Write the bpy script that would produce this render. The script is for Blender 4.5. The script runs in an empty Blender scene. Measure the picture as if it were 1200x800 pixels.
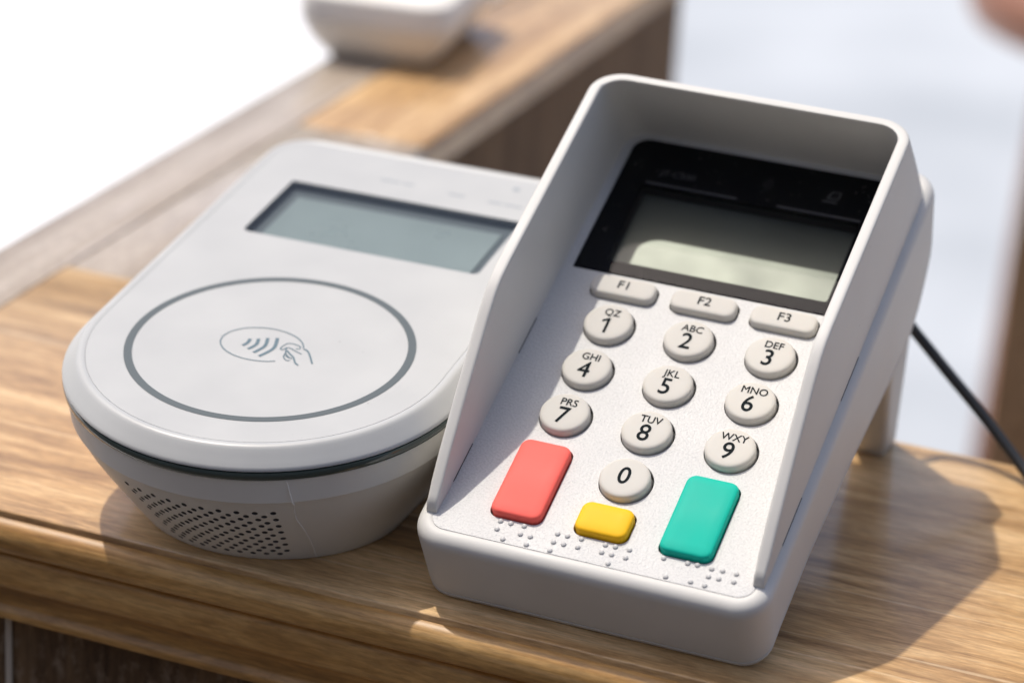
import bpy, bmesh, math, random
from mathutils import Matrix, Vector
R_ = math.radians
S = 0.00115                     # metres per drawing unit (about a millimetre)
sc = bpy.context.scene
col = sc.collection
random.seed(4)

# ------------------------------------------------------------------ camera
CAMH = 258.96
cam_d = bpy.data.cameras.new('camera')
cam = bpy.data.objects.new('camera', cam_d)
col.objects.link(cam)
PITCH, ROLL, FPX = 0.392589, 0.062802, 3354.12
cam.matrix_world = (Matrix.Translation((0, 0, CAMH*S)) @
                    Matrix.Rotation(math.pi/2-PITCH, 4, 'X') @ Matrix.Rotation(ROLL, 4, 'Z'))
cam_d.sensor_width = 36
cam_d.sensor_fit = 'HORIZONTAL'
cam_d.lens = FPX*36/1200
cam_d.clip_start = 0.01
cam_d.clip_end = 100
cam_d.dof.use_dof = True
cam_d.dof.focus_distance = 548*S
cam_d.dof.aperture_fstop = 8.8
cam_d.dof.aperture_blades = 9
sc.camera = cam

# ------------------------------------------------------------------ light
SUN = Vector((0.2880, -0.2300, -0.9296)).normalized()
wd = bpy.data.worlds.new('World')
sc.world = wd
wd.use_nodes = True
wn = wd.node_tree
bg = wn.nodes['Background']
sky = wn.nodes.new('ShaderNodeTexSky')
sky.sky_type = 'NISHITA'
sky.sun_disc = False
sky.sun_elevation = math.asin(-SUN.z)
sky.sun_rotation = math.atan2(-SUN.x, -SUN.y)
sky.air_density = 0.8
sky.dust_density = 3.5
sky.ozone_density = 0.6
wn.links.new(sky.outputs[0], bg.inputs[0])
bg.inputs[1].default_value = 0.17
sun_d = bpy.data.lights.new('sun', 'SUN')
sun_d.energy = 2.85
sun_d.angle = R_(1.0)
sun_d.color = (1.0, 0.94, 0.84)
sun = bpy.data.objects.new('sun', sun_d)
col.objects.link(sun)
sun.rotation_euler = SUN.to_track_quat('-Z', 'Y').to_euler()
sun.location = (-1, 1, 3)
vs = sc.view_settings
vs.view_transform = 'Standard'
vs.look = 'None'
vs.exposure = 0.0
vs.gamma = 1.0

# ------------------------------------------------------------------ helpers
def tag(o, label=None, cat=None, group=None, kind=None):
    for k, v in (('label', label), ('category', cat), ('group', group), ('kind', kind)):
        if v: o[k] = v
    return o

def link(name, me, mat=None, parent=None):
    o = bpy.data.objects.new(name, me)
    col.objects.link(o)
    if mat: 
        me.materials.clear(); me.materials.append(mat)
    if parent: o.parent = parent
    return o

def mesh(name, V, F, mat=None, parent=None, smooth=35):
    me = bpy.data.meshes.new(name)
    me.from_pydata([(x*S, y*S, z*S) for x, y, z in V], [], F)
    bm = bmesh.new(); bm.from_mesh(me)
    bmesh.ops.recalc_face_normals(bm, faces=bm.faces)
    bm.to_mesh(me); bm.free()
    if smooth:
        me.shade_smooth(); me.set_sharp_from_angle(angle=R_(smooth))
    return link(name, me, mat, parent)

def empty(name, loc, rot, parent=None):
    o = bpy.data.objects.new(name, None)
    col.objects.link(o)
    o.empty_display_size = 0.01
    o.matrix_world = Matrix.Translation(Vector(loc)*S) @ rot
    return o

def rrect(x0, x1, y0, y1, r, n=6):
    """closed CCW outline; r one radius or four (front left, front right, rear right, rear left)"""
    r = r if isinstance(r, (tuple, list)) else (r,)*4
    out = []
    for cx, cy, rr, a0 in ((x0+r[0], y0+r[0], r[0], 180), (x1-r[1], y0+r[1], r[1], 270),
                           (x1-r[2], y1-r[2], r[2], 0), (x0+r[3], y1-r[3], r[3], 90)):
        for i in range(n+1):
            a = R_(a0+90*i/n)
            out.append((cx+rr*math.cos(a), cy+rr*math.sin(a)))
    return out

def circle(cx, cy, r, n=40):
    return [(cx+r*math.cos(2*math.pi*i/n), cy+r*math.sin(2*math.pi*i/n)) for i in range(n)]

def loft(loops, cap0=True, cap1=True):
    n = len(loops[0]); V = []; F = []
    for L in loops: V += L
    for k in range(len(loops)-1):
        for i in range(n):
            j = (i+1) % n
            F.append((k*n+i, k*n+j, (k+1)*n+j, (k+1)*n+i))
    if cap0: F.append(tuple(range(n-1, -1, -1)))
    if cap1: F.append(tuple((len(loops)-1)*n+i for i in range(n)))
    return V, F

def box(x0, x1, y0, y1, z0, z1):
    V = [(x, y, z) for z in (z0, z1) for y in (y0, y1) for x in (x0, x1)]
    return V, [(0, 2, 3, 1), (4, 5, 7, 6), (0, 1, 5, 4), (2, 6, 7, 3), (0, 4, 6, 2), (1, 3, 7, 5)]

def join(parts):
    V = []; F = []
    for v, f in parts:
        n = len(V); V += v; F += [tuple(i+n for i in q) for q in f]
    return V, F

def cplate(name, outer, holes, z0, z1, mat, parent, bev=0.0, smooth=30):
    """flat plate with real holes, as a filled 2D curve turned into a mesh"""
    cu = bpy.data.curves.new(name, 'CURVE')
    cu.dimensions = '2D'; cu.fill_mode = 'BOTH'
    for pts in [outer]+holes:
        s = cu.splines.new('POLY'); s.points.add(len(pts)-1)
        for p, (x, y) in zip(s.points, pts): p.co = (x*S*100, y*S*100, 0, 1)
        s.use_cyclic_u = True
    cu.extrude = (z1-z0)/2*S*100-bev*S*100
    cu.bevel_depth = bev*S*100; cu.bevel_resolution = 1
    if bev: cu.offset = -bev*S*100
    ob = bpy.data.objects.new(name, cu); col.objects.link(ob)
    dg = bpy.context.evaluated_depsgraph_get()
    me = bpy.data.meshes.new_from_object(ob.evaluated_get(dg))
    bpy.data.objects.remove(ob); bpy.data.curves.remove(cu)
    me.transform(Matrix.Translation((0, 0, (z0+z1)/2*S)) @ Matrix.Scale(0.01, 4))
    me.name = name
    if smooth: me.shade_smooth(); me.set_sharp_from_angle(angle=R_(smooth))
    return link(name, me, mat, parent)

def text(name, body, size, x, y, z, mat, parent, sx=1.0, bold=0.0):
    cu = bpy.data.curves.new(name, 'FONT')
    cu.body = body; cu.size = 1.0; cu.align_x = 'CENTER'; cu.align_y = 'CENTER'; cu.resolution_u = 4
    ob = bpy.data.objects.new(name, cu); col.objects.link(ob)
    dg = bpy.context.evaluated_depsgraph_get()
    me = bpy.data.meshes.new_from_object(ob.evaluated_get(dg))
    bpy.data.objects.remove(ob); bpy.data.curves.remove(cu)
    bm = bmesh.new()
    offs = [(0, 0)] if not bold else [(-bold, 0), (bold, 0), (0, bold), (0, -bold)]
    for i, (dx, dy) in enumerate(offs):
        m2 = me.copy()
        m2.transform(Matrix.Translation(((x+dx)*S, (y+dy)*S, (z+.004*i)*S)) @ Matrix.Diagonal((size*S*sx, size*S, S, 1)))
        bm.from_mesh(m2); bpy.data.meshes.remove(m2)
    bm.to_mesh(me); bm.free()
    me.name = name
    return link(name, me, mat, parent)

def ribbon(pts, w, z, closed=False, taper=False):
    """flat printed line of width w along pts (x, y)"""
    n = len(pts); V = []; F = []
    for i, (x, y) in enumerate(pts):
        a = pts[i-1] if (closed or i > 0) else pts[i]
        b = pts[(i+1) % n] if (closed or i < n-1) else pts[i]
        tx, ty = b[0]-a[0], b[1]-a[1]; l = math.hypot(tx, ty) or 1
        h = w/2
        if taper: h *= 0.35+0.65*i/(n-1)
        V += [(x-ty/l*h, y+tx/l*h, z), (x+ty/l*h, y-tx/l*h, z)]
    for i in range(n if closed else n-1):
        j = (i+1) % n
        F.append((2*i, 2*i+1, 2*j+1, 2*j))
    return V, F

def smoothline(pts, n=8):
    out = []
    P = [pts[0]]+list(pts)+[pts[-1]]
    for i in range(1, len(P)-2):
        for k in range(n):
            t = k/n
            q = []
            for c in range(len(pts[0])):
                a, b, d, e = P[i-1][c], P[i][c], P[i+1][c], P[i+2][c]
                q.append(.5*(2*b+(d-a)*t+(2*a-5*b+4*d-e)*t*t+(3*b-a-3*d+e)*t**3))
            out.append(tuple(q))
    out.append(tuple(pts[-1]))
    return out

def tube(pts, r, n=12):
    V = []; F = []
    P = [Vector(p) for p in pts]
    for i, p in enumerate(P):
        t = (P[min(i+1, len(P)-1)]-P[max(i-1, 0)]).normalized()
        u = t.cross(Vector((0, 0, 1)) if abs(t.z) < .9 else Vector((1, 0, 0))).normalized(); v = t.cross(u)
        for k in range(n):
            a = 2*math.pi*k/n
            V.append(tuple(p+(u*math.cos(a)+v*math.sin(a))*r))
    for i in range(len(P)-1):
        for k in range(n):
            j = (k+1) % n
            F.append((i*n+k, i*n+j, (i+1)*n+j, (i+1)*n+k))
    F.append(tuple(range(n-1, -1, -1))); F.append(tuple((len(P)-1)*n+k for k in range(n)))
    return V, F

# ------------------------------------------------------------------ materials
def principled(name, base, rough=0.5, spec=0.5, metal=0.0, coat=0.0, coat_rough=0.1, sss=0.0, sss_r=0.001):
    m = bpy.data.materials.new(name); m.use_nodes = True
    b = m.node_tree.nodes['Principled BSDF']
    b.inputs['Base Color'].default_value = (*base, 1)
    b.inputs['Roughness'].default_value = rough
    b.inputs['Specular IOR Level'].default_value = spec
    b.inputs['Metallic'].default_value = metal
    b.inputs['Coat Weight'].default_value = coat
    b.inputs['Coat Roughness'].default_value = coat_rough
    if sss:
        b.inputs['Subsurface Weight'].default_value = sss
        b.inputs['Subsurface Radius'].default_value = (1, .8, .6)
        b.inputs['Subsurface Scale'].default_value = sss_r
    return m

def nd(m, t, **kw):
    n = m.node_tree.nodes.new(t)
    for k, v in kw.items(): setattr(n, k, v)
    return n

def plastic(name, base, rough, var=0.02, bump=0.05, scale=3.0, spec=0.5, speck=0.0, dust=0.0, **kw):
    """moulded plastic: faint tone drift, uneven gloss and a fine grain"""
    m = principled(name, base, rough, spec, **kw)
    nt = m.node_tree; L = nt.links.new; b = nt.nodes['Principled BSDF']
    tc = nd(m, 'ShaderNodeTexCoord'); mp = nd(m, 'ShaderNodeMapping')
    mp.inputs['Scale'].default_value = (1/S,)*3
    L(tc.outputs['Object'], mp.inputs[0])
    n1 = nd(m, 'ShaderNodeTexNoise'); n1.inputs['Scale'].default_value = 0.06; n1.inputs['Detail'].default_value = 4
    L(mp.outputs[0], n1.inputs['Vector'])
    n2 = nd(m, 'ShaderNodeTexNoise'); n2.inputs['Scale'].default_value = scale; n2.inputs['Detail'].default_value = 2
    L(mp.outputs[0], n2.inputs['Vector'])
    mr = nd(m, 'ShaderNodeMapRange'); mr.inputs[1].default_value = .3; mr.inputs[2].default_value = .7
    mr.inputs[3].default_value = 1-var; mr.inputs[4].default_value = 1+var
    L(n1.outputs[0], mr.inputs[0])
    mul = nd(m, 'ShaderNodeVectorMath', operation='SCALE'); mul.inputs[0].default_value = base
    if speck:
        sp = nd(m, 'ShaderNodeMapRange'); sp.inputs[1].default_value = .35; sp.inputs[2].default_value = .65
        sp.inputs[3].default_value = 1-speck; sp.inputs[4].default_value = 1+speck
        L(n2.outputs[0], sp.inputs[0])
        mm = nd(m, 'ShaderNodeMath', operation='MULTIPLY'); L(sp.outputs[0], mm.inputs[0]); L(mr.outputs[0], mm.inputs[1])
        L(mm.outputs[0], mul.inputs['Scale'])
    else:
        L(mr.outputs[0], mul.inputs['Scale'])
    v = nd(m, 'ShaderNodeTexVoronoi'); v.inputs['Scale'].default_value = .16
    L(mp.outputs[0], v.inputs['Vector'])
    lt = nd(m, 'ShaderNodeMapRange'); lt.inputs[1].default_value = .018; lt.inputs[2].default_value = .035; lt.inputs[3].default_value = dust; lt.inputs[4].default_value = 0
    L(v.outputs['Distance'], lt.inputs[0])
    mxd = nd(m, 'ShaderNodeMix'); mxd.data_type = 'RGBA'; L(lt.outputs[0], mxd.inputs[0]); L(mul.outputs[0], mxd.inputs[6])
    mxd.inputs[7].default_value = (.10, .09, .08, 1)
    L(mxd.outputs[2], b.inputs['Base Color'])
    rr = nd(m, 'ShaderNodeMapRange'); rr.inputs[1].default_value = .3; rr.inputs[2].default_value = .7
    rr.inputs[3].default_value = rough*.85; rr.inputs[4].default_value = min(1, rough*1.15)
    L(n1.outputs[0], rr.inputs[0]); L(rr.outputs[0], b.inputs['Roughness'])
    bp = nd(m, 'ShaderNodeBump'); bp.inputs['Strength'].default_value = bump; bp.inputs['Distance'].default_value = 0.25*S
    L(n2.outputs[0], bp.inputs['Height']); L(bp.outputs[0], b.inputs['Normal'])
    return m

def wood(name, axis, dark, mid, light, gloss=0.17, coat=.62, streak=0.32, spec=.3, shift=0.0):
    """lacquered wood, grain along axis 0/1/2 of the object's own frame"""
    m = principled(name, mid, 0.5, spec, coat=coat, coat_rough=gloss)
    m.node_tree.nodes['Principled BSDF'].inputs['Coat IOR'].default_value = 1.6
    nt = m.node_tree; L = nt.links.new; b = nt.nodes['Principled BSDF']
    tc = nd(m, 'ShaderNodeTexCoord'); mp = nd(m, 'ShaderNodeMapping')
    def mapped(al, ac):
        q = nd(m, 'ShaderNodeMapping'); s = [ac/S]*3; s[axis] = al/S
        q.inputs['Scale'].default_value = s; q.inputs['Location'].default_value = (shift, shift*1.7, shift*.6); L(tc.outputs['Object'], q.inputs[0]); return q.outputs[0]
    def noise(vec, sc_, det, rough=.55, dist=0.0):
        n = nd(m, 'ShaderNodeTexNoise'); n.inputs['Scale'].default_value = sc_; n.inputs['Detail'].default_value = det
        n.inputs['Roughness'].default_value = rough; n.inputs['Distortion'].default_value = dist
        L(vec, n.inputs['Vector']); return n.outputs[0]
    big = noise(mapped(.0035, .075), 1, 4, .55, .8)
    fine = noise(mapped(.035, .26), 1, 6, .7, .7)
    pore = noise(mapped(.22, 1.5), 1, 3, .6)
    add = nd(m, 'ShaderNodeMix'); add.data_type = 'FLOAT'; add.inputs[0].default_value = .45
    L(big, add.inputs[2]); L(fine, add.inputs[3])
    cr = nd(m, 'ShaderNodeValToRGB'); e = cr.color_ramp.elements
    e[0].position = .37; e[0].color = (*dark, 1); e[1].position = .63; e[1].color = (*light, 1)
    k = cr.color_ramp.elements.new(.5); k.color = (*mid, 1)
    L(add.outputs[0], cr.inputs[0])
    # pale limed streaks
    st = noise(mapped(.007, .42), 1.0, 3, .55, .15)
    sr = nd(m, 'ShaderNodeMapRange'); sr.inputs[1].default_value = .61; sr.inputs[2].default_value = .68
    sr.inputs[3].default_value = 0; sr.inputs[4].default_value = streak
    L(st, sr.inputs[0])
    mx = nd(m, 'ShaderNodeMix'); mx.data_type = 'RGBA'
    L(sr.outputs[0], mx.inputs[0]); L(cr.outputs[0], mx.inputs[6])
    mx.inputs[7].default_value = (min(1, light[0]*1.35), min(1, light[1]*1.5), min(1, light[2]*1.9), 1)
    pm = nd(m, 'ShaderNodeMapRange'); pm.inputs[1].default_value = .36; pm.inputs[2].default_value = .62
    pm.inputs[3].default_value = .80; pm.inputs[4].default_value = 1.10
    L(pore, pm.inputs[0])
    sc2 = nd(m, 'ShaderNodeVectorMath', operation='SCALE')
    L(mx.outputs[2], sc2.inputs[0]); L(pm.outputs[0], sc2.inputs['Scale'])
    L(sc2.outputs[0], b.inputs['Base Color'])
    bp = nd(m, 'ShaderNodeBump'); bp.inputs['Strength'].default_value = .35; bp.inputs['Distance'].default_value = .12*S
    L(fine, bp.inputs['Height']); L(bp.outputs[0], b.inputs['Normal'])
    bp2 = nd(m, 'ShaderNodeBump'); bp2.inputs['Strength'].default_value = .12; bp2.inputs['Distance'].default_value = .1*S
    L(fine, bp2.inputs['Height']); L(bp2.outputs[0], b.inputs['Coat Normal'])
    return m

def glass(name, tint=(1, 1, 1), rough=0.02):
    m = bpy.data.materials.new(name); m.use_nodes = True
    nt = m.node_tree; nt.nodes.clear(); L = nt.links.new
    out = nt.nodes.new('ShaderNodeOutputMaterial'); mix = nt.nodes.new('ShaderNodeMixShader')
    tr = nt.nodes.new('ShaderNodeBsdfTransparent'); tr.inputs[0].default_value = (*tint, 1)
    gl = nt.nodes.new('ShaderNodeBsdfGlossy'); gl.inputs['Roughness'].default_value = rough
    fr = nt.nodes.new('ShaderNodeFresnel'); fr.inputs[0].default_value = 1.33
    L(fr.outputs[0], mix.inputs[0]); L(tr.outputs[0], mix.inputs[1]); L(gl.outputs[0], mix.inputs[2]); L(mix.outputs[0], out.inputs[0])
    return m

M = {}
M['shell'] = plastic('terminal_plastic', (.635, .622, .59), .55, bump=.10, scale=4, var=.035, dust=.55)
M['face'] = plastic('speckled_face', (.57, .568, .56), .46, bump=.6, scale=2.3, speck=.07)
M['rubber'] = plastic('key_silicone', (.60, .578, .53), .6, bump=.04, scale=5, spec=.25, sss=.25, sss_r=.0012)
M['red'] = plastic('red_silicone', (.95, .15, .12), .6, bump=.04, scale=5, spec=.22, sss=.25, sss_r=.001)
M['yellow'] = plastic('yellow_silicone', (.92, .52, .012), .6, bump=.04, scale=5, spec=.22, sss=.2, sss_r=.001)
M['green'] = plastic('green_silicone', (.001, .47, .355), .6, bump=.04, scale=5, spec=.22, sss=.2, sss_r=.001)
M['print'] = principled('dark_print', (.012, .016, .018), .8, .08)
M['membrane'] = principled('dark_membrane', (.02, .02, .022), .7)
M['black'] = plastic('black_acrylic', (.004, .0045, .007), .06, var=.05, bump=.0, scale=2, spec=.02)
def dusty(m, base, speck, size, amount):
    nt = m.node_tree; L = nt.links.new; b = nt.nodes['Principled BSDF']
    tc = nd(m, 'ShaderNodeTexCoord'); mp = nd(m, 'ShaderNodeMapping'); mp.inputs['Scale'].default_value = (1/S,)*3
    L(tc.outputs['Object'], mp.inputs[0])
    v = nd(m, 'ShaderNodeTexVoronoi'); v.inputs['Scale'].default_value = 1/size
    L(mp.outputs[0], v.inputs['Vector'])
    n = nd(m, 'ShaderNodeTexNoise'); n.inputs['Scale'].default_value = .25; L(mp.outputs[0], n.inputs['Vector'])
    th = nd(m, 'ShaderNodeMapRange'); th.inputs[1].default_value = .45; th.inputs[2].default_value = .7; th.inputs[3].default_value = 0; th.inputs[4].default_value = amount
    L(n.outputs[0], th.inputs[0])
    lt = nd(m, 'ShaderNodeMath', operation='LESS_THAN'); L(v.outputs['Distance'], lt.inputs[0]); L(th.outputs[0], lt.inputs[1])
    mx = nd(m, 'ShaderNodeMix'); mx.data_type = 'RGBA'; L(lt.outputs[0], mx.inputs[0])
    mx.inputs[6].default_value = (*base, 1); mx.inputs[7].default_value = (*speck, 1)
    L(mx.outputs[2], b.inputs['Base Color'])
dusty(M['black'], (.004, .0045, .007), (.16, .15, .14), .9, .22)
M['faint'] = principled('faint_print', (.075, .075, .08), .5)
M['faint2'] = principled('pale_grey_print', (.30, .33, .36), .5)
M['lcd'] = plastic('lcd_green', (.150, .165, .145), .5, bump=.0, scale=2, var=.03, metal=.85)
M['lcd2'] = plastic('lcd_sky_tint', (.22, .275, .285), .3, bump=.0, scale=2, var=.04)  # bluish sky reflection put into the display colour
M['glass'] = glass('screen_glass')
M['rshell'] = plastic('reader_plastic', (.485, .489, .478), .36, bump=.04, scale=4, var=.035, dust=.5)
M['rbase'] = plastic('reader_base_plastic', (.71, .695, .65), .5, bump=.08, scale=4)
M['hole'] = principled('grille_hole', (.10, .097, .092), .7)
M['ring'] = principled('grey_ring_print', (.085, .105, .11), .45)
M['blue'] = principled('slate_print', (.10, .16, .19), .45)
M['seam'] = principled('dark_green_seam', (.035, .060, .056), .15, coat=.6, coat_rough=.08)
M['recess_shade'] = principled('recess_shade_slate', (.085, .11, .125), .4)  # dark tone stands in for the shade inside the recess
M['far'] = plastic('far_plastic', (.88, .85, .79), .45, scale=2)
M['line'] = principled('pale_line', (.9, .89, .86), .4)
M['cord'] = principled('cable_rubber', (.012, .014, .018), .45)
wd_, wm_, wl_ = (.21, .105, .038), (.52, .31, .130), (.78, .53, .275)
M['wood_x'] = wood('lacquered_wood', 0, wd_, wm_, wl_)
M['moulding'] = wood('moulding_wood', 0, (.18, .082, .020), (.42, .215, .058), (.62, .36, .125), gloss=.4, coat=.45, shift=37.0)
M['wood_y'] = wood('lacquered_wood_crossing', 1, wd_, wm_, wl_)
M['glare_grey_y'] = wood('wood_glare_grey', 1, (.30, .235, .17), (.43, .355, .28), (.53, .455, .38))  # grey of reflected glare and shade, put into the wood colour
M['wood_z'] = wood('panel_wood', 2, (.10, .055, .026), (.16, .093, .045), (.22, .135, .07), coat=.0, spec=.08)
M['post'] = wood('post_wood', 2, (.42, .26, .13), (.58, .37, .20), (.68, .46, .27), coat=.0, spec=.15)

# ------------------------------------------------------------------ floor
def pale_floor(name, a, c):
    m = principled(name, a, .45, .4)
    nt = m.node_tree; L = nt.links.new; b = nt.nodes['Principled BSDF']
    tc = nd(m, 'ShaderNodeTexCoord'); n = nd(m, 'ShaderNodeTexNoise')
    n.inputs['Scale'].default_value = 2.2; n.inputs['Detail'].default_value = 4
    L(tc.outputs['Object'], n.inputs['Vector'])
    cr = nd(m, 'ShaderNodeValToRGB'); e = cr.color_ramp.elements
    e[0].position = .35; e[0].color = (*a, 1); e[1].position = .65; e[1].color = (*c, 1)
    L(n.outputs[0], cr.inputs[0]); L(cr.outputs[0], b.inputs['Base Color'])
    return m
FZ = -640.0
PHI = -0.358016
def ground(name, x0, x1, y0, y1, z, mat, rot=0.0):
    o = mesh(name, [(x0, y0, z), (x1, y0, z), (x1, y1, z), (x0, y1, z)], [(0, 1, 2, 3)], mat, None, 0)
    o.rotation_euler.z = rot
    return tag(o, kind='structure')
ground('pavement', 0, 12000, -9000, 12000, FZ-4, pale_floor('pale_paving', (.42, .45, .475), (.60, .63, .655)))
ground('white_pavement', -12000, 0, -9000, 12000, FZ-4, pale_floor('white_paving', (.84, .84, .84), (.90, .90, .90)))
ground('unseen_near_floor', -9000, 9000, -9000, 457, FZ, pale_floor('unseen_dark_floor', (.045, .032, .022), (.07, .05, .034)), PHI)  # unseen near side, made dark to cut light bounced onto the fronts

# unseen wall added behind the camera to block sky, so shaded fronts go dark
V, F = box(-5000, 5000, -1150, -1030, FZ, 1100)
wl = mesh('blocking_wall', V, F, plastic('blocker_grey', (.26, .24, .22), .8, var=.1, scale=.2), None, 0)
wl.rotation_euler.z = PHI
tag(wl, kind='structure')

# ------------------------------------------------------------------ counter
ct = empty('counter', (0, 0, 0), Matrix.Rotation(PHI, 4, 'Z'))
tag(ct, 'L-shaped lacquered wooden counter with a moulded front edge under both card terminals', 'counter')
XL, XB, XI = -354.0, -333.6, -293.7          # outer edge, joint, inner edge of the far wing
YF, YB, YE = 451.5, 569.5, 938.0             # front edge, back edge of the near wing, far end
TH = 9.0

def board(name, x0, x1, y0, y1, mat, r=0.5, rl=None):
    rl = rl or {}
    lo = []
    for ins, z in ((0, -TH), (0, -r), (r*.3, -r*.3), (r, 0)):
        lo.append([(x, y, z) for x, y in ((x0+ins, y0+ins), (x1-ins, y0+ins), (x1-ins, y1-ins), (x0+ins, y1-ins))])
    V, F = loft(lo)
    return mesh(name, V, F, mat, ct, 60)
board('board', XB+.25, 220, YF, YB+6.0, M['wood_x'], .5)
board('board', XL, XB-.25, YF, YE, M['glare_grey_y'], .9)
board('board', XB+.25, XI, YB+6.5, 706, M['glare_grey_y'], 1.2)  # board ends here because the painted glare grey does
board('board', XB+.25, XI, 706.4, YE, M['wood_y'], 1.2)

# moulding along the front: bullnose, crease, fascia, cove and fillet, one run
prof = [(YF+.3, -1.5), (YF-.3, -1.65), (YF-1.2, -1.95), (YF-2.0, -2.6), (YF-2.6, -3.6), (YF-2.9, -4.9), (YF-2.9, -6.4),
        (YF-2.6, -7.7), (YF-1.9, -8.5), (YF-.6, -8.9), (YF+1.2, -9.0), (YF+1.5, -9.6), (YF+.4, -10.2), (YF-.1, -10.6), (YF-.3, -11.3), (YF-.8, -15.4),
        (YF-.7, -16.6), (YF-.1, -17.5), (YF+.8, -17.9), (YF+1.5, -18.6), (YF+2.2, -20.4), (YF+2.5, -22.6), (YF+2.3, -23.2), (YF+1.3, -23.7), (YF+1.1, -24.4), (YF+1.4, -25.6), (YF+2.4, -26.0), (YF+14, -26.0), (YF+14, -1.5)]
V = []; F = []
n = len(prof)
xs = [XL+.2, -250, -200, -150, -100, -50, 0, 219.5]
for x in xs: V += [(x, y, z) for y, z in prof]
for k in range(len(xs)-1):
    for i in range(n):
        j = (i+1) % n
        F.append((k*n+i, k*n+j, (k+1)*n+j, (k+1)*n+i))
F.append(tuple(range(n))); F.append(tuple((len(xs)-1)*n+i for i in range(n-1, -1, -1)))
mesh('front_moulding', V, F, M['moulding'], ct, 50)
# cabinet front below: stile, panel with bevelled edge, stile
def slab(name, x0, x1, y0, y1, z0, z1, mat, r=.8):
    lo = [[(x, y, z) for x, y in rrect(x0+i, x1-i, y0+i, y1-i, max(.1, r-i), 3)] for i, z in ((r*.5, z0), (0, z0+r), (0, z1-r), (r*.5, z1))]
    V, F = loft(lo); return mesh(name, V, F, mat, ct, 40)
def burl():
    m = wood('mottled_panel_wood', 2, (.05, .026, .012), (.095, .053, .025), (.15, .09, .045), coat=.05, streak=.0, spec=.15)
    nt = m.node_tree; L = nt.links.new; b = nt.nodes['Principled BSDF']
    src = b.inputs['Base Color'].links[0].from_socket
    tc = nd(m, 'ShaderNodeTexCoord'); mp = nd(m, 'ShaderNodeMapping'); mp.inputs['Scale'].default_value = (.22/S, .22/S, .12/S)
    L(tc.outputs['Object'], mp.inputs[0])
    n = nd(m, 'ShaderNodeTexNoise'); n.inputs['Scale'].default_value = 1.4; n.inputs['Detail'].default_value = 5; n.inputs['Roughness'].default_value = .65
    L(mp.outputs[0], n.inputs['Vector'])
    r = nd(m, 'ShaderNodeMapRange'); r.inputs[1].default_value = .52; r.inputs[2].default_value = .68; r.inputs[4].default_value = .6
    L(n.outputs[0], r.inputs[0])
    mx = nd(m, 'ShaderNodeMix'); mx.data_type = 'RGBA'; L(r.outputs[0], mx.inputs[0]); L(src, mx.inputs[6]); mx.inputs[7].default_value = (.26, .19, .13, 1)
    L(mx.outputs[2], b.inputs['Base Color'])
    return m
M['burl'] = burl()
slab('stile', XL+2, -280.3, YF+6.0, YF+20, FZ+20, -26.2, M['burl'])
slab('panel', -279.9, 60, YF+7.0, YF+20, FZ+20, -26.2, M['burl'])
M['limed'] = principled('limed_edge', (.42, .36, .29), .5)
slab('panel_bead', -280.2, -278.6, YF+6.3, YF+6.9, FZ+20, -26.3, M['limed'], .25)
# carcass sides of the two wings
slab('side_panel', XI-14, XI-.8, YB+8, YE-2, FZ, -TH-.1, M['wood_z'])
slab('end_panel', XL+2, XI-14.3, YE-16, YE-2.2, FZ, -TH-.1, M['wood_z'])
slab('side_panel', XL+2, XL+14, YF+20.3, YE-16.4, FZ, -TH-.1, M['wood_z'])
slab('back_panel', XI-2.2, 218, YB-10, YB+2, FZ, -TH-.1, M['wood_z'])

# ------------------------------------------------------------------ PIN pad
PP = (27.232, 507.8023, CAMH-226.7391)
PY, PT = -0.35792, 0.451246
pad = empty('pin_pad', PP, Matrix.Rotation(PY, 4, 'Z') @ Matrix.Rotation(PT, 4, 'X'))
tag(pad, 'white PIN pad with number keys, coloured keys and a tall privacy shroud', 'PIN pad')
def ztab(y): return -(PP[2]+math.sin(PT)*y)/math.cos(PT)

X1, Y0, Y1 = 35.6, -37.8, 84.0
def interp(t, xs):
    for (a, b), (c, d) in zip(xs, xs[1:]):
        if t <= c: return b+(d-b)*max(0, (t-a)/(c-a))
    return xs[-1][1]
def zbot(y): return interp(y, [(-38, -18.35), (-34, -17.9), (-28, -17.3), (-8, -17.6), (18, -21.2), (50, -27.0), (58, -28.2), (66, -27.4), (72, -24.2), (78, -19.5), (84, -14)])
def outline(i, r=6.5):
    pts = []
    base = rrect(-X1+i, X1-i, Y0+i, Y1-i, max(1.5, r-i), 8)
    # subdivide the long sides so that the sloping underside can bend
    for k, (x, y) in enumerate(base):
        nx, ny = base[(k+1) % len(base)]
        pts.append((x, y))
        if abs(ny-y) > 40:
            for q in range(1, 24): pts.append((x+(nx-x)*q/24, y+(ny-y)*q/24))
    return pts
lo = []
lo.append([(x, y, -5.0) for x, y in outline(3.3)])
lo.append([(x, y, -.15) for x, y in outline(3.3)])
for i, z in ((3.0, 0.0), (2.2, -.04), (1.5, -.2), (.85, -.6), (.35, -1.2), (.08, -2.0), (0, -3.0)):
    lo.append([(x, y, z) for x, y in outline(i)])
for i, dz in ((.55, 2.6), (.62, 1.95), (.85, 1.85), (.85, 1.6), (.65, 1.5), (.72, .8), (1.0, .35), (1.7, .06), (3.2, 0)):
    lo.append([(x, y, zbot(y)+dz) for x, y in outline(i)])
V, F = loft(lo, True, False)
nl = len(lo[0]); base0 = (len(lo)-1)*nl
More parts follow.
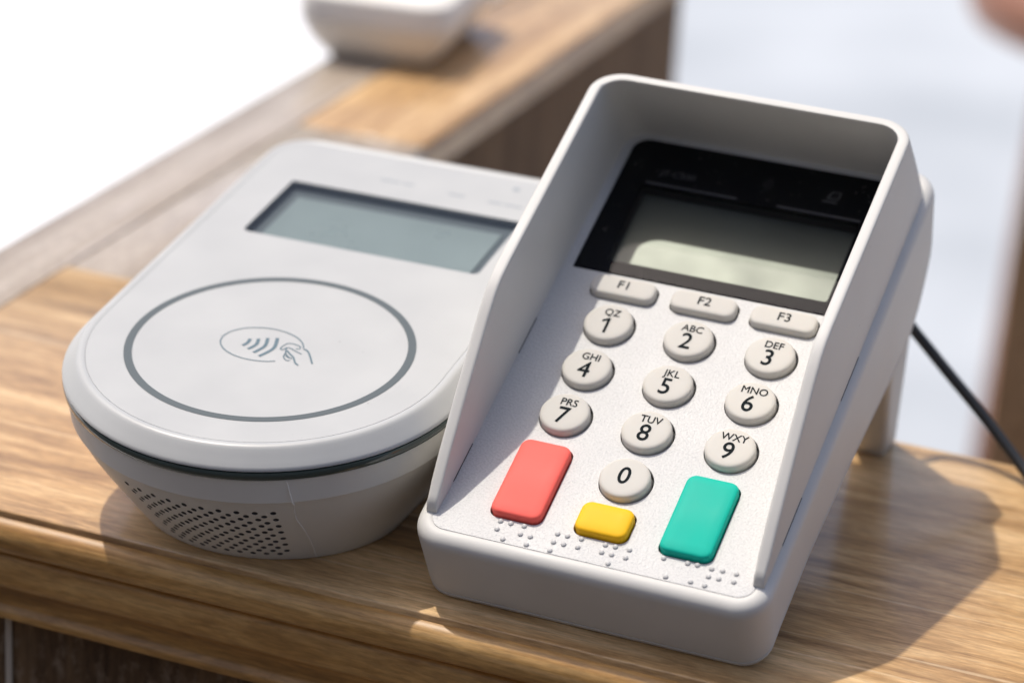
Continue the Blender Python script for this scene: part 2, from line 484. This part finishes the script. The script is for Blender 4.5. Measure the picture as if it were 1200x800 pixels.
# underside: strips across, left and right points share the same y
last = lo[-1]
idx = sorted(range(nl), key=lambda k: (round(last[k][1], 3), last[k][0]))
rows = {}
for k in range(nl): rows.setdefault(round(last[k][1], 3), []).append(k)
ys = sorted(rows)
for a, b in zip(ys, ys[1:]):
    ra = sorted(rows[a], key=lambda k: last[k][0]); rb = sorted(rows[b], key=lambda k: last[k][0])
    F.append((base0+ra[0], base0+ra[-1], base0+rb[-1], base0+rb[0]))
body = mesh('housing', V, F, M['shell'], pad, 40)
# dark mat under the keys
mesh('key_membrane', *loft([[(x, y, z) for x, y in rrect(-31.8, 31.8, -33.6, 37.2, 3)] for z in (-1.85, -1.45)]), M['membrane'], pad)

# --- keys layout
PX, QY, KO = 17.0, 12.552, (0.55, -1.5)
KR = 5.0
round_keys = []
for lab, (gx, gy), let in (('1', (-1, 2), 'QZ'), ('2', (0, 2), 'ABC'), ('3', (1, 2), 'DEF'), ('4', (-1, 1), 'GHI'), ('5', (0, 1), 'JKL'),
                           ('6', (1, 1), 'MNO'), ('7', (-1, 0), 'PRS'), ('8', (0, 0), 'TUV'), ('9', (1, 0), 'WXY'), ('0', (0, -1), '')):
    round_keys.append((lab, gx*PX+KO[0], gy*QY+KO[1], let))
fkeys = [('F1', -16.75, 33.6), ('F2', .4, 33.6), ('F3', 17.2, 33.6)]
rects = [('red_key', -16.7, -19.15, 10.3, 19.0, 'red'), ('yellow_key', .35, -24.85, 10.5, 7.3, 'yellow'), ('green_key', 17.3, -19.1, 10.4, 19.0, 'green')]
BZ = (-29.5, 29.5, 37.9, 78.0)
holes = [circle(x+.18, y, KR+.36, 40) for _, x, y, _ in round_keys]
holes += [rrect(x-7.1, x+7.25, y-2.85, y+2.85, 2.2) for _, x, y in fkeys]
holes += [rrect(x-w/2-.3, x+w/2+.3, y-h/2-.3, y+h/2+.3, 2.0) for _, x, y, w, h, _ in rects]
holes += [rrect(BZ[0]-.1, BZ[1]+.1, BZ[2]-.1, BZ[3]+.1, (.4, .4, 3.6, 3.6))]
cplate('face_plate', rrect(-32.29, 32.29, -34.49, 80.6, 3.2), holes, -1.2, 0.0, M['face'], pad, .03)

def key_mesh(outl_fn, top=1.65):
    lo = []
    for ins, z in ((0, -1.4), (0, .95), (.06, 1.2), (.2, 1.42), (.42, 1.56), (.8, 1.64), (1.5, top+.02), (2.4, top+.04)):
        lo.append([(x, y, z) for x, y in outl_fn(ins)])
    return loft(lo)
Vk, Fk = key_mesh(lambda i: circle(0, 0, KR-i, 40))
kme = None
LOFF = {'1': (0, 0)}
for lab, x, y, let in round_keys:
    if kme is None:
        o = mesh('number_key', Vk, Fk, M['rubber'], pad, 50); kme = o.data
    else:
        o = link('number_key', kme, None, pad)
    o.location = (x*S, y*S, 0)
    dy = -1.15 if let else .1
    if lab == '1':
        st = [(.42, -1.85), (.42, 1.85), (-.08, 1.85), (-1.15, 1.25), (-1.15, .66), (-.16, 1.15), (-.16, -1.85)]
        mesh('digit', [(x_-.05, y_*1.08+dy, 1.74) for x_, y_ in st], [tuple(range(7))], M['print'], o, 0)
    else:
        text('digit', lab, 5.9, -.15, dy-.05, 1.73, M['print'], o, sx=.88, bold=.06)
    if let: text('letters', let, 2.5, .15, 2.35, 1.74, M['print'], o, sx=.92, bold=.028)
kme = None
Vf, Ff = key_mesh(lambda i: rrect(-6.85+i*.9, 6.85-i*.9, -2.6+i*.8, 2.6-i*.8, max(.25, 2.0-i*.7)), 1.65)
for lab, x, y in fkeys:
    if kme is None:
        o = mesh('function_key', Vf, Ff, M['rubber'], pad, 50); kme = o.data
    else:
        o = link('function_key', kme, None, pad)
    o.location = (x*S, y*S, 0)
    text('lettering', lab, 3.1, .1, .2, 1.74, M['print'], o, bold=.03)
for nm, x, y, w, h, mt in rects:
    V, F = key_mesh(lambda i: rrect(-w/2+i, w/2-i, -h/2+i, h/2-i, max(.3, 1.9-i*.7)), 1.75)
    o = mesh(nm, V, F, M[mt], pad, 50); o.location = (x*S, y*S, 0)

# braille dots
dots = [(-19.1, -30.3), (-17.0, -30.3), (-14.3, -30.2), (-19.05, -32.3), (-14.3, -32.25), (-12.25, -32.3), (-17.1, -34.3), (-12.3, -34.3),
        (-7.5, -30.2), (-5.5, -30.2), (-2.7, -30.15), (-7.55, -32.3), (-5.5, -32.3), (-2.7, -32.2), (-7.5, -34.4),
        (2.15, -30.25), (4.1, -30.15), (6.9, -30.1), (2.05, -32.1), (4.05, -32.1), (6.85, -32.1), (4.1, -34.3),
        (13.7, -30.2), (18.4, -30.1), (20.3, -30.0), (23.1, -30.1), (25.2, -30.0), (27.9, -30.0), (23.1, -32.0), (25.1, -32.0), (28.0, -31.9),
        (15.5, -34.25), (20.3, -34.1), (23.1, -34.2)]
lo = []
for a in (-10, 15, 35, 55, 72, 84):
    lo.append([(x, y, .40*math.sin(R_(a))) for x, y in circle(0, 0, .56*math.cos(R_(a)), 14)])
Vd, Fd = loft(lo)
dme = None
for x, y in dots:
    if dme is None: o = mesh('braille_dot', Vd, Fd, M['face'], pad, 80); dme = o.data
    else: o = link('braille_dot', dme, None, pad)
    o.location = (x*S, y*S+.6*S, .02*S)

# --- screen: bezel with window, recessed LCD, cover glass, faint print
WN = (-23.6, 23.6, 41.6, 64.6)
bez = cplate('screen_bezel', rrect(*BZ, (.3, .3, 3.5, 3.5)), [rrect(*WN, .6)], -1.0, .02, M['black'], pad, .05)
LD = -3.0
sw = []
V, F = loft([[(x, y, z) for x, y in rrect(WN[0]-i, WN[1]+i, WN[2]-i, WN[3]+i, .6)] for i, z in ((.02, -.15), (.02, LD-.2))], False, False)
mesh('window_wall', V, F, M['membrane'], bez, 40)
V, F = box(WN[0]-.3, WN[1]+.3, WN[2]-.3, WN[3]+.3, LD-.5, LD)
mesh('display', V, F, M['lcd'], pad, 0)
V, F = box(BZ[0]+.2, BZ[1]-.2, BZ[2]+.2, BZ[3]-3.6, .06, .1)
V = [(x, y, .07) for x, y in rrect(BZ[0]+.3, BZ[1]-.3, BZ[2]+.3, BZ[3]-.3, (.3, .3, 3.2, 3.2))]
mesh('screen_glass', V, [tuple(range(len(V)))], M['glass'], pad, 0)
text('lettering', 'JT-C500', 2.3, -17.2, 68.7, .1, M['faint'], bez)
mesh('status_line', *ribbon([(-23.2, 65.3), (-3.2, 65.3)], .55, .1), M['faint'], bez, 0)
mesh('status_line', *ribbon([(5.6, 65.3), (23.6, 65.3)], .55, .1), M['faint'], bez, 0)
def arc(cx, cy, r, a0, a1, n=10): return [(cx+r*math.cos(R_(a0+(a1-a0)*i/n)), cy+r*math.sin(R_(a0+(a1-a0)*i/n))) for i in range(n+1)]
ic = [ribbon(arc(.3, 71.0, r, -50, 50, 8), .28, .1) for r in (.9, 1.7, 2.5)]
mesh('contactless_mark', *join(ic), M['membrane'], bez, 0)
ic = [ribbon([(14.2, 69.2), (17.4, 69.2)], .45, .1), ribbon([(15.0, 70.2), (17.4, 70.2), (17.4, 72.2), (15.8, 72.2), (15.0, 70.2)], .4, .1)]
mesh('card_mark', *join(ic), M['faint'], bez, 0)
mesh('card_mark', *ribbon([(23.6, 71.2), (25.2, 71.5)], .8, .1), M['membrane'], bez, 0)

# --- privacy shroud: one wall round three sides, its back leaning forward
def zrim(y): 
    pts = [(-31.2, .6), (-30.4, 2.2), (-22, 7.6), (-10, 14.3), (2, 20.6), (7, 22.9), (10, 23.7), (14, 24.0), (80, 24.0)]
    return interp(y, pts)
path = []          # (centre x, centre y, normal x, normal y, is back)
XS = 32.75; RC = 6.2; YBK = 81.0
ysl = [-31.2, -30.9, -30.4, -29.4, -27, -22, -16, -10, -4, 2, 4.5, 7, 8.5, 10, 12, 14, 20, 30, 40, 50, 60, 68]
for y in ysl: path.append((-XS, y, -1, 0))
for i in range(0, 11):
    a = R_(180-90*i/10); path.append((-XS+RC+RC*math.cos(a), YBK-RC+RC*math.sin(a), math.cos(a), math.sin(a)))
for i in range(1, 10): path.append((-XS+RC+(2*XS-2*RC)*i/10, YBK, 0, 1))
for i in range(0, 11):
    a = R_(90-90*i/10); path.append((XS-RC+RC*math.cos(a), YBK-RC+RC*math.sin(a), math.cos(a), math.sin(a)))
for y in reversed(ysl): path.append((XS, y, 1, 0))
def lean(y, z): return y-.43*max(0, z)*max(0, (y-20)/(YBK-20))**1.0 if y > 20 else y
V = []; F = []
hw = 1.2
sect = [(-1, 'b'), (-1, 'm'), (-1, .9), (-.97, .28), (-.84, .07), (-.45, .005), (0, 0), (.45, .005), (.84, .07), (.97, .28), (1, .9), (1, 'm'), (1, 'b')]
for x, y, nx, ny in path:
    zt = max(zrim(y), .5) if abs(nx) > .99 and y < 60 else 24.0
    for u, k in sect:
        z = -1.0 if k == 'b' else ((zt-.9)*.5 if k == 'm' else max(-.9, zt-k))
        h = hw*(1.0 if zt > 3 else .9)
        V.append((x+nx*u*h, lean(y+ny*u*h, z) if y > 20 else y, z))
n = len(sect)
for k in range(len(path)-1):
    for i in range(n-1):
        F.append((k*n+i, k*n+i+1, (k+1)*n+i+1, (k+1)*n+i))
F.append(tuple(range(n))); F.append(tuple((len(path)-1)*n+i for i in range(n-1, -1, -1)))
sh = mesh('privacy_shroud', V, F, M['shell'], pad, 50)
for x, y0, y1, z in ((XS+hw+.02, 17, 29, -.12), (XS+hw+.02, -20.5, -8.5, -.12), (-XS+hw+.02, -23, -13, .08), (-XS+hw+.02, 12, 22, .08)):
    mesh('slot', *box(x-.12, x+.06, y0, y1, z-.05, z+.16), M['membrane'], sh, 0)

# --- rear legs that prop the pad up
for sx in (1, -1):
    lo = []
    for t in (0, .08, .5, .9, .97, 1):
        z0 = -20; 
        xa, xb = 20.5+1.5*t, 33.2-3.4*t
        ya, yb = 57+1.5*t, 76-9*t
        pts = rrect(xa, xb, ya, yb, 1.6, 4)
        ins = .5 if t == 1 else 0
        lo.append([(sx*(x if ins == 0 else x+(.5 if x < 26 else -.5)), y, -20+(ztab(y)+.05+20)*t) for x, y in pts])
    V, F = loft(lo)
    mesh('leg', V, F, M['shell'], pad, 40)

# ------------------------------------------------------------------ contactless reader
K = 0.930
RP = (-48.227, 528.139, CAMH-223.0154)
RY, RT = -0.335002, 0.127222
rd = empty('card_reader', RP, Matrix.Rotation(RY, 4, 'Z') @ Matrix.Rotation(RT, 4, 'X'))
tag(rd, 'white round-fronted contactless card reader with a dark ring, left of the PIN pad', 'card reader')
def rztab(y): return -(RP[2]+math.sin(RT)*y)/math.cos(RT)
def rout(r, yb, rc, n=40):
    """round front of radius r about the ring, straight sides, rear rounded by rc"""
    pts = []
    for i in range(n+1):
        a = R_(180+180*i/n); pts.append((r*math.cos(a), r*math.sin(a)))
    for q in range(1, 8): pts.append((r, (yb-rc)*q/8))
    for i in range(9):
        a = R_(90*i/8); pts.append((r-rc+rc*math.cos(a), yb-rc+rc*math.sin(a)))
    for i in range(9):
        a = R_(90+90*i/8); pts.append((-r+rc+rc*math.cos(a), yb-rc+rc*math.sin(a)))
    for q in range(7, 0, -1): pts.append((-r, (yb-rc)*q/8))
    return [(x*K, y*K) for x, y in pts]
LX, LY0, LY1 = 29.3, 47.4, 75.6
YBR = 98.6
# top cover: rim with a fillet, the flat top plate has the display window cut in it
lo = []
for r, z in ((39.6, -.9), (39.6, -.12), (39.9, .02), (40.5, .08), (41.0, .02), (41.4, -.2), (41.8, -.55), (42.6, -1.4), (43.5, -2.35), (44.3, -3.15), (44.7, -3.65), (44.7, -4.0), (43.6, -4.2), (42, -4.2)):
    lo.append([(x, y, z*K) for x, y in rout(r, YBR-41.3+r, max(3, 10-41.3+r))])
V, F = loft(lo, False, True)
mesh('cover_rim', V, F, M['rshell'], rd, 40)
top = cplate('top_plate', rout(39.55, YBR-41.3+39.55, 8.25), [[(x*K, y*K) for x, y in rrect(-LX, LX, LY0, LY1, (1.5, 1.5, .8, .8))]], -1.1, -.06, M['rshell'], rd, .03)
# seam band between cover and base
lo = [[(x, y, z*K) for x, y in rout(r, YBR-41.3+r, max(3, 10-41.3+r))] for r, z in ((42.5, -4.15), (43.9, -4.25), (44.55, -4.45), (44.75, -4.9), (44.7, -5.9), (44.4, -6.25), (42.8, -6.4))]
V, F = loft(lo, False, False)
mesh('seam_band', V, F, M['seam'], rd, 40)
# base: upright band, then tapering down to the foot on the counter
lo = []
for r, z in ((42.0, -6.25), (43.9, -6.3), (44.1, -6.6), (43.9, -8.5), (43.5, -12.3), (43.2, -12.7)):
    lo.append([(x, y, z*K) for x, y in rout(r, YBR-41.3+r, max(3, 10-41.3+r))])
for t in (.06, .2, .4, .6, .8, .92, 1.0):
    r = 42.9+(29.5-42.9)*(t**1.2)
    L = []
    for x, y in rout(r, YBR-41.3+r-2*t, max(3, 10-41.3+r)):
        zt = rztab(y)+.25
        L.append((x, y, -12.9*K+(zt+12.9*K)*t))
    lo.append(L)
L = [(x*.96, y*.96, rztab(y*.96)) for x, y, z in lo[-1]]
lo.append(L)
V, F = loft(lo)
base = mesh('base', V, F, M['rbase'], rd, 30)
# loudspeaker holes cut into the tapering front
def taper(ang, t):
    r = (42.9+(29.5-42.9)*(t**1.2))*K
    x, y = r*math.sin(ang), -r*math.cos(ang)
    z = -12.9*K+(rztab(y)+.25+12.9*K)*t
    return Vector((x, y, z))
Vc = []; Fc = []
NH = 0
for i in range(19):
    for j in range(7):
        ang = R_(-22+i*2.62+(j*.75))
        t = .15+j*.115+(.0575 if i % 2 else 0)
        p = taper(ang, t)
        du = (taper(ang+.02, t)-p).normalized(); dv = (taper(ang, t+.02)-p).normalized()
        nn = du.cross(dv).normalized()
        if nn.y > 0: nn = -nn
        b0 = len(Vc)
        for dd in (.4, -.9):
            for q in range(10):
                a = 2*math.pi*q/10
                Vc.append(tuple(p+nn*dd+(du*math.cos(a)+dv*math.sin(a))*.60))
        for q in range(10):
            w = (q+1) % 10
            Fc.append((b0+q, b0+w, b0+10+w, b0+10+q))
        Fc.append(tuple(b0+q for q in range(9, -1, -1))); Fc.append(tuple(b0+10+q for q in range(10)))
cut = mesh('cutter', Vc, Fc, M['hole'], None, 0)
md = base.modifiers.new('holes', 'BOOLEAN')
md.operation = 'DIFFERENCE'; md.object = cut; md.solver = 'EXACT'; md.material_mode = 'TRANSFER'
# both meshes must share one frame while cutting
cut.matrix_world = rd.matrix_world.copy()
bpy.context.view_layer.update()
dg = bpy.context.evaluated_depsgraph_get()
nm = bpy.data.meshes.new_from_object(base.evaluated_get(dg))
base.modifiers.clear()
base.data = nm
nm.name = 'base'
bpy.data.objects.remove(cut)
# moulding line down the base
pts = [taper(R_(a), t)+Vector((0, -.03, 0)) for a, t in ((31, .02), (31.8, .25), (34.5, .45), (38, .7), (42, .98))]
band = [Vector((43.95*K*math.sin(R_(a)), -43.95*K*math.cos(R_(a)), z*K)) for a, z in ((29, -6.8), (29.6, -9), (30.6, -12.4))]
mesh('mould_line', *tube(smoothline([tuple(p) for p in band+pts], 5), .12, 6), M['line'], base, 60)

# window: recessed display with cover glass
win = [(x*K, y*K) for x, y in rrect(-LX, LX, LY0, LY1, (1.5, 1.5, .8, .8))]
V, F = loft([[(x, y, z) for x, y in win] for z in (-.3, -2.5)], False, False)
mesh('window_wall', V, F, M['recess_shade'], top, 40)
V, F = box((-LX-1)*K, (LX+1)*K, (LY0-1)*K, (LY1+1)*K, -2.8, -2.2)
mesh('display', V, F, M['recess_shade'], rd, 0)  # left bare at top and sides as a painted shade band
V, F = box((-LX+3.2)*K, (LX-3.2)*K, (LY0-.5)*K, (LY1-4.2)*K, -2.15, -1.9)
mesh('display_glass', V, F, M['lcd2'], rd, 0)
V = [(x, y, -.12) for x, y in win]
mesh('window_glass', V, [tuple(range(len(V)))], M['glass'], rd, 0)
# ring and symbols
c = circle(0, 0, 30.55*K, 128)
mesh('ring', *ribbon(c, 1.8*K, .0, True), M['ring'], rd, 0)
def k2(pts): return [(x*K, y*K) for x, y in pts]
el = [(-2.1+9.3*math.cos(R_(a)), .15+7.05*math.sin(R_(a))) for a in range(14, 311, 6)]
parts = [ribbon(k2(el), .30*K, .0)]
for wv in ([(-5.72, -1.9), (-5.25, -.3), (-5.48, 1.4)], [(-4.0, -2.85), (-3.2, -.4), (-3.79, 2.1)], [(-2.24, -3.8), (-1.2, -.4), (-2.07, 3.1)], [(-.48, -4.8), (.95, -.5), (-.14, 3.9)]):
    parts.append(ribbon(k2(smoothline(wv, 8)), .78*K, .0))
mesh('contactless_symbol', *join(parts), M['blue'], rd, 0)
hand = [([(2.37, -.15), (2.43, 1.2), (3.11, 2.69), (4.93, 2.7), (6.12, 2.21)], .26), ([(2.37, -.15), (2.96, -.39), (3.55, .75), (4.26, .86), (6.16, 0), (7.64, -.6)], .28),
        ([(6.07, 2.19), (6.21, 1.22), (5.5, 1.12)], .26), ([(7.1, 1.58), (7.97, 1.33), (9.16, .02), (11.43, -3.53)], .42), ([(3.54, .45), (4.23, -1.38), (5.44, -2.69), (6.55, -3.13)], .3),
        ([(4.23, -1.38), (4.5, -3.07), (5.68, -4.2), (6.44, -3.89)], .3), ([(4.7, -2.39), (5.8, -3.14)], .3), ([(4.02, -.27), (5.35, -1.53), (6.57, -2.53), (7.82, -4.4), (8.93, -5.26)], .42)]
mesh('hand_symbol', *join([ribbon(k2(smoothline(p, 6)), w*K, .004) for p, w in hand]), M['blue'], rd, 0)
# status lamp and faint print along the rear edge
mesh('status_lamp', *loft([[(x, y, z) for x, y in circle(22.1*K, 91.2*K, .9*K, 16)] for z in (-.3, .0)]), M['faint2'], rd, 0)
mesh('faint_print', *join([ribbon(k2([(a, b), (a+l, b)]), .7*K, -.02) for a, b, l in ((18.2, 82.6, 3.4), (22.2, 82.6, 4.6), (-10, 84, 5), (-4.4, 84, 3), (8, 83, 4))]), M['faint2'], rd, 0)

# ------------------------------------------------------------------ cable behind the pad
def tw(u, v, depth):
    """world point (drawing units) on the sight line of the photograph at a chosen distance ahead"""
    rot = Matrix.Rotation(math.pi/2-PITCH, 3, 'X') @ Matrix.Rotation(ROLL, 3, 'Z')
    d = rot @ Vector(((u-600)/FPX, -(v-400)/FPX, -1))
    return Vector((0, 0, CAMH))+d*depth
pts = [tw(985, 300, 618), tw(1040, 350, 622), tw(1076, 393, 626), tw(1110, 435, 626), tw(1150, 484, 624), tw(1190, 537, 620), tw(1215, 570, 616), tw(1245, 592, 610), tw(1300, 608, 600)]
rt = Matrix.Rotation(PHI, 3, 'Z')
pts += [rt @ Vector(q) for q in ((-20, 548, 1.4), (60, 536, 1.4), (130, 552, 1.4), (170, 566, 1.4), (186, 576, -.5), (192, 581, -14), (194, 582, -60), (194, 584, -220), (190, 590, -400), (188, 640, FZ+1.4), (188, 720, FZ+1.4))]
pts = [(p.x, p.y, max(p.z, 1.4) if i < 9 else p.z) for i, p in enumerate(pts)]
cb = mesh('power_cable', *tube(smoothline(pts, 8), 1.25, 12), M['cord'], None, 60)
tag(cb, 'black cable hanging from behind the PIN pad down to the counter edge', 'cable')

# ------------------------------------------------------------------ far terminal on the other wing
dv = empty('payment_terminal', (Matrix.Rotation(PHI, 3, 'Z') @ Vector((-341, 786, 0))), Matrix.Rotation(R_(-14), 4, 'Z'))
tag(dv, 'blurred white terminal with a tapering underside far back on the counter', 'terminal')
def dl(z, i, r): return [(x, y, z) for x, y in rrect(-24+i, 24-i, -22+i, 40-i, r, 6)]
V, F = loft([dl(0.05, 8.0, 4), dl(.8, 7, 4.5), dl(4, 4.2, 6), dl(8, 1.8, 7), dl(11, .6, 8), dl(12.5, 0, 8)])
mesh('base', V, F, M['far'], dv, 40)
V, F = loft([dl(12.7, .8, 7), dl(12.9, -.2, 8), dl(20.0, -.2, 8), dl(21.0, .3, 7.5), dl(21.6, 1.2, 7)])
mesh('cover', V, F, M['far'], dv, 40)

# ------------------------------------------------------------------ wooden post and stool behind
p0 = tw(1169, 440, 860)
post = empty('wooden_post', (p0.x, p0.y, FZ), Matrix.Rotation(PHI, 4, 'Z'))
tag(post, 'upright brown wooden post behind the counter at the right edge', 'post')
V, F = loft([[(x, y, z) for x, y in rrect(0, 60, 0, 60, 1.2, 4)] for z in (0, 420, 640, 760, 1100)])
mesh('shaft', V, F, M['post'], post, 40)

sp = tw(1207, -10, 1500)
stool = empty('stool', (sp.x, sp.y, FZ), Matrix.Identity(4))
tag(stool, 'blurred reddish brown round stool seat at the top right corner', 'stool')
M['seat'] = plastic('reddish_wood', (.30, .13, .075), .4, scale=1)
SH = sp.z-FZ
V, F = loft([[(x, y, SH+z) for x, y in circle(90, 40, r, 48)] for r, z in ((100, -28), (112, -26), (116, -16), (115, -6), (110, 0), (60, 1))])
mesh('seat', V, F, M['seat'], stool, 50)
for a in (45, 135, 225, 315):
    ca, sa = math.cos(R_(a)), math.sin(R_(a))
    mesh('leg', *tube([(90+ca*70, 40+sa*70, SH-27), (90+ca*95, 40+sa*95, 0)], 11, 12), M['seat'], stool, 60)
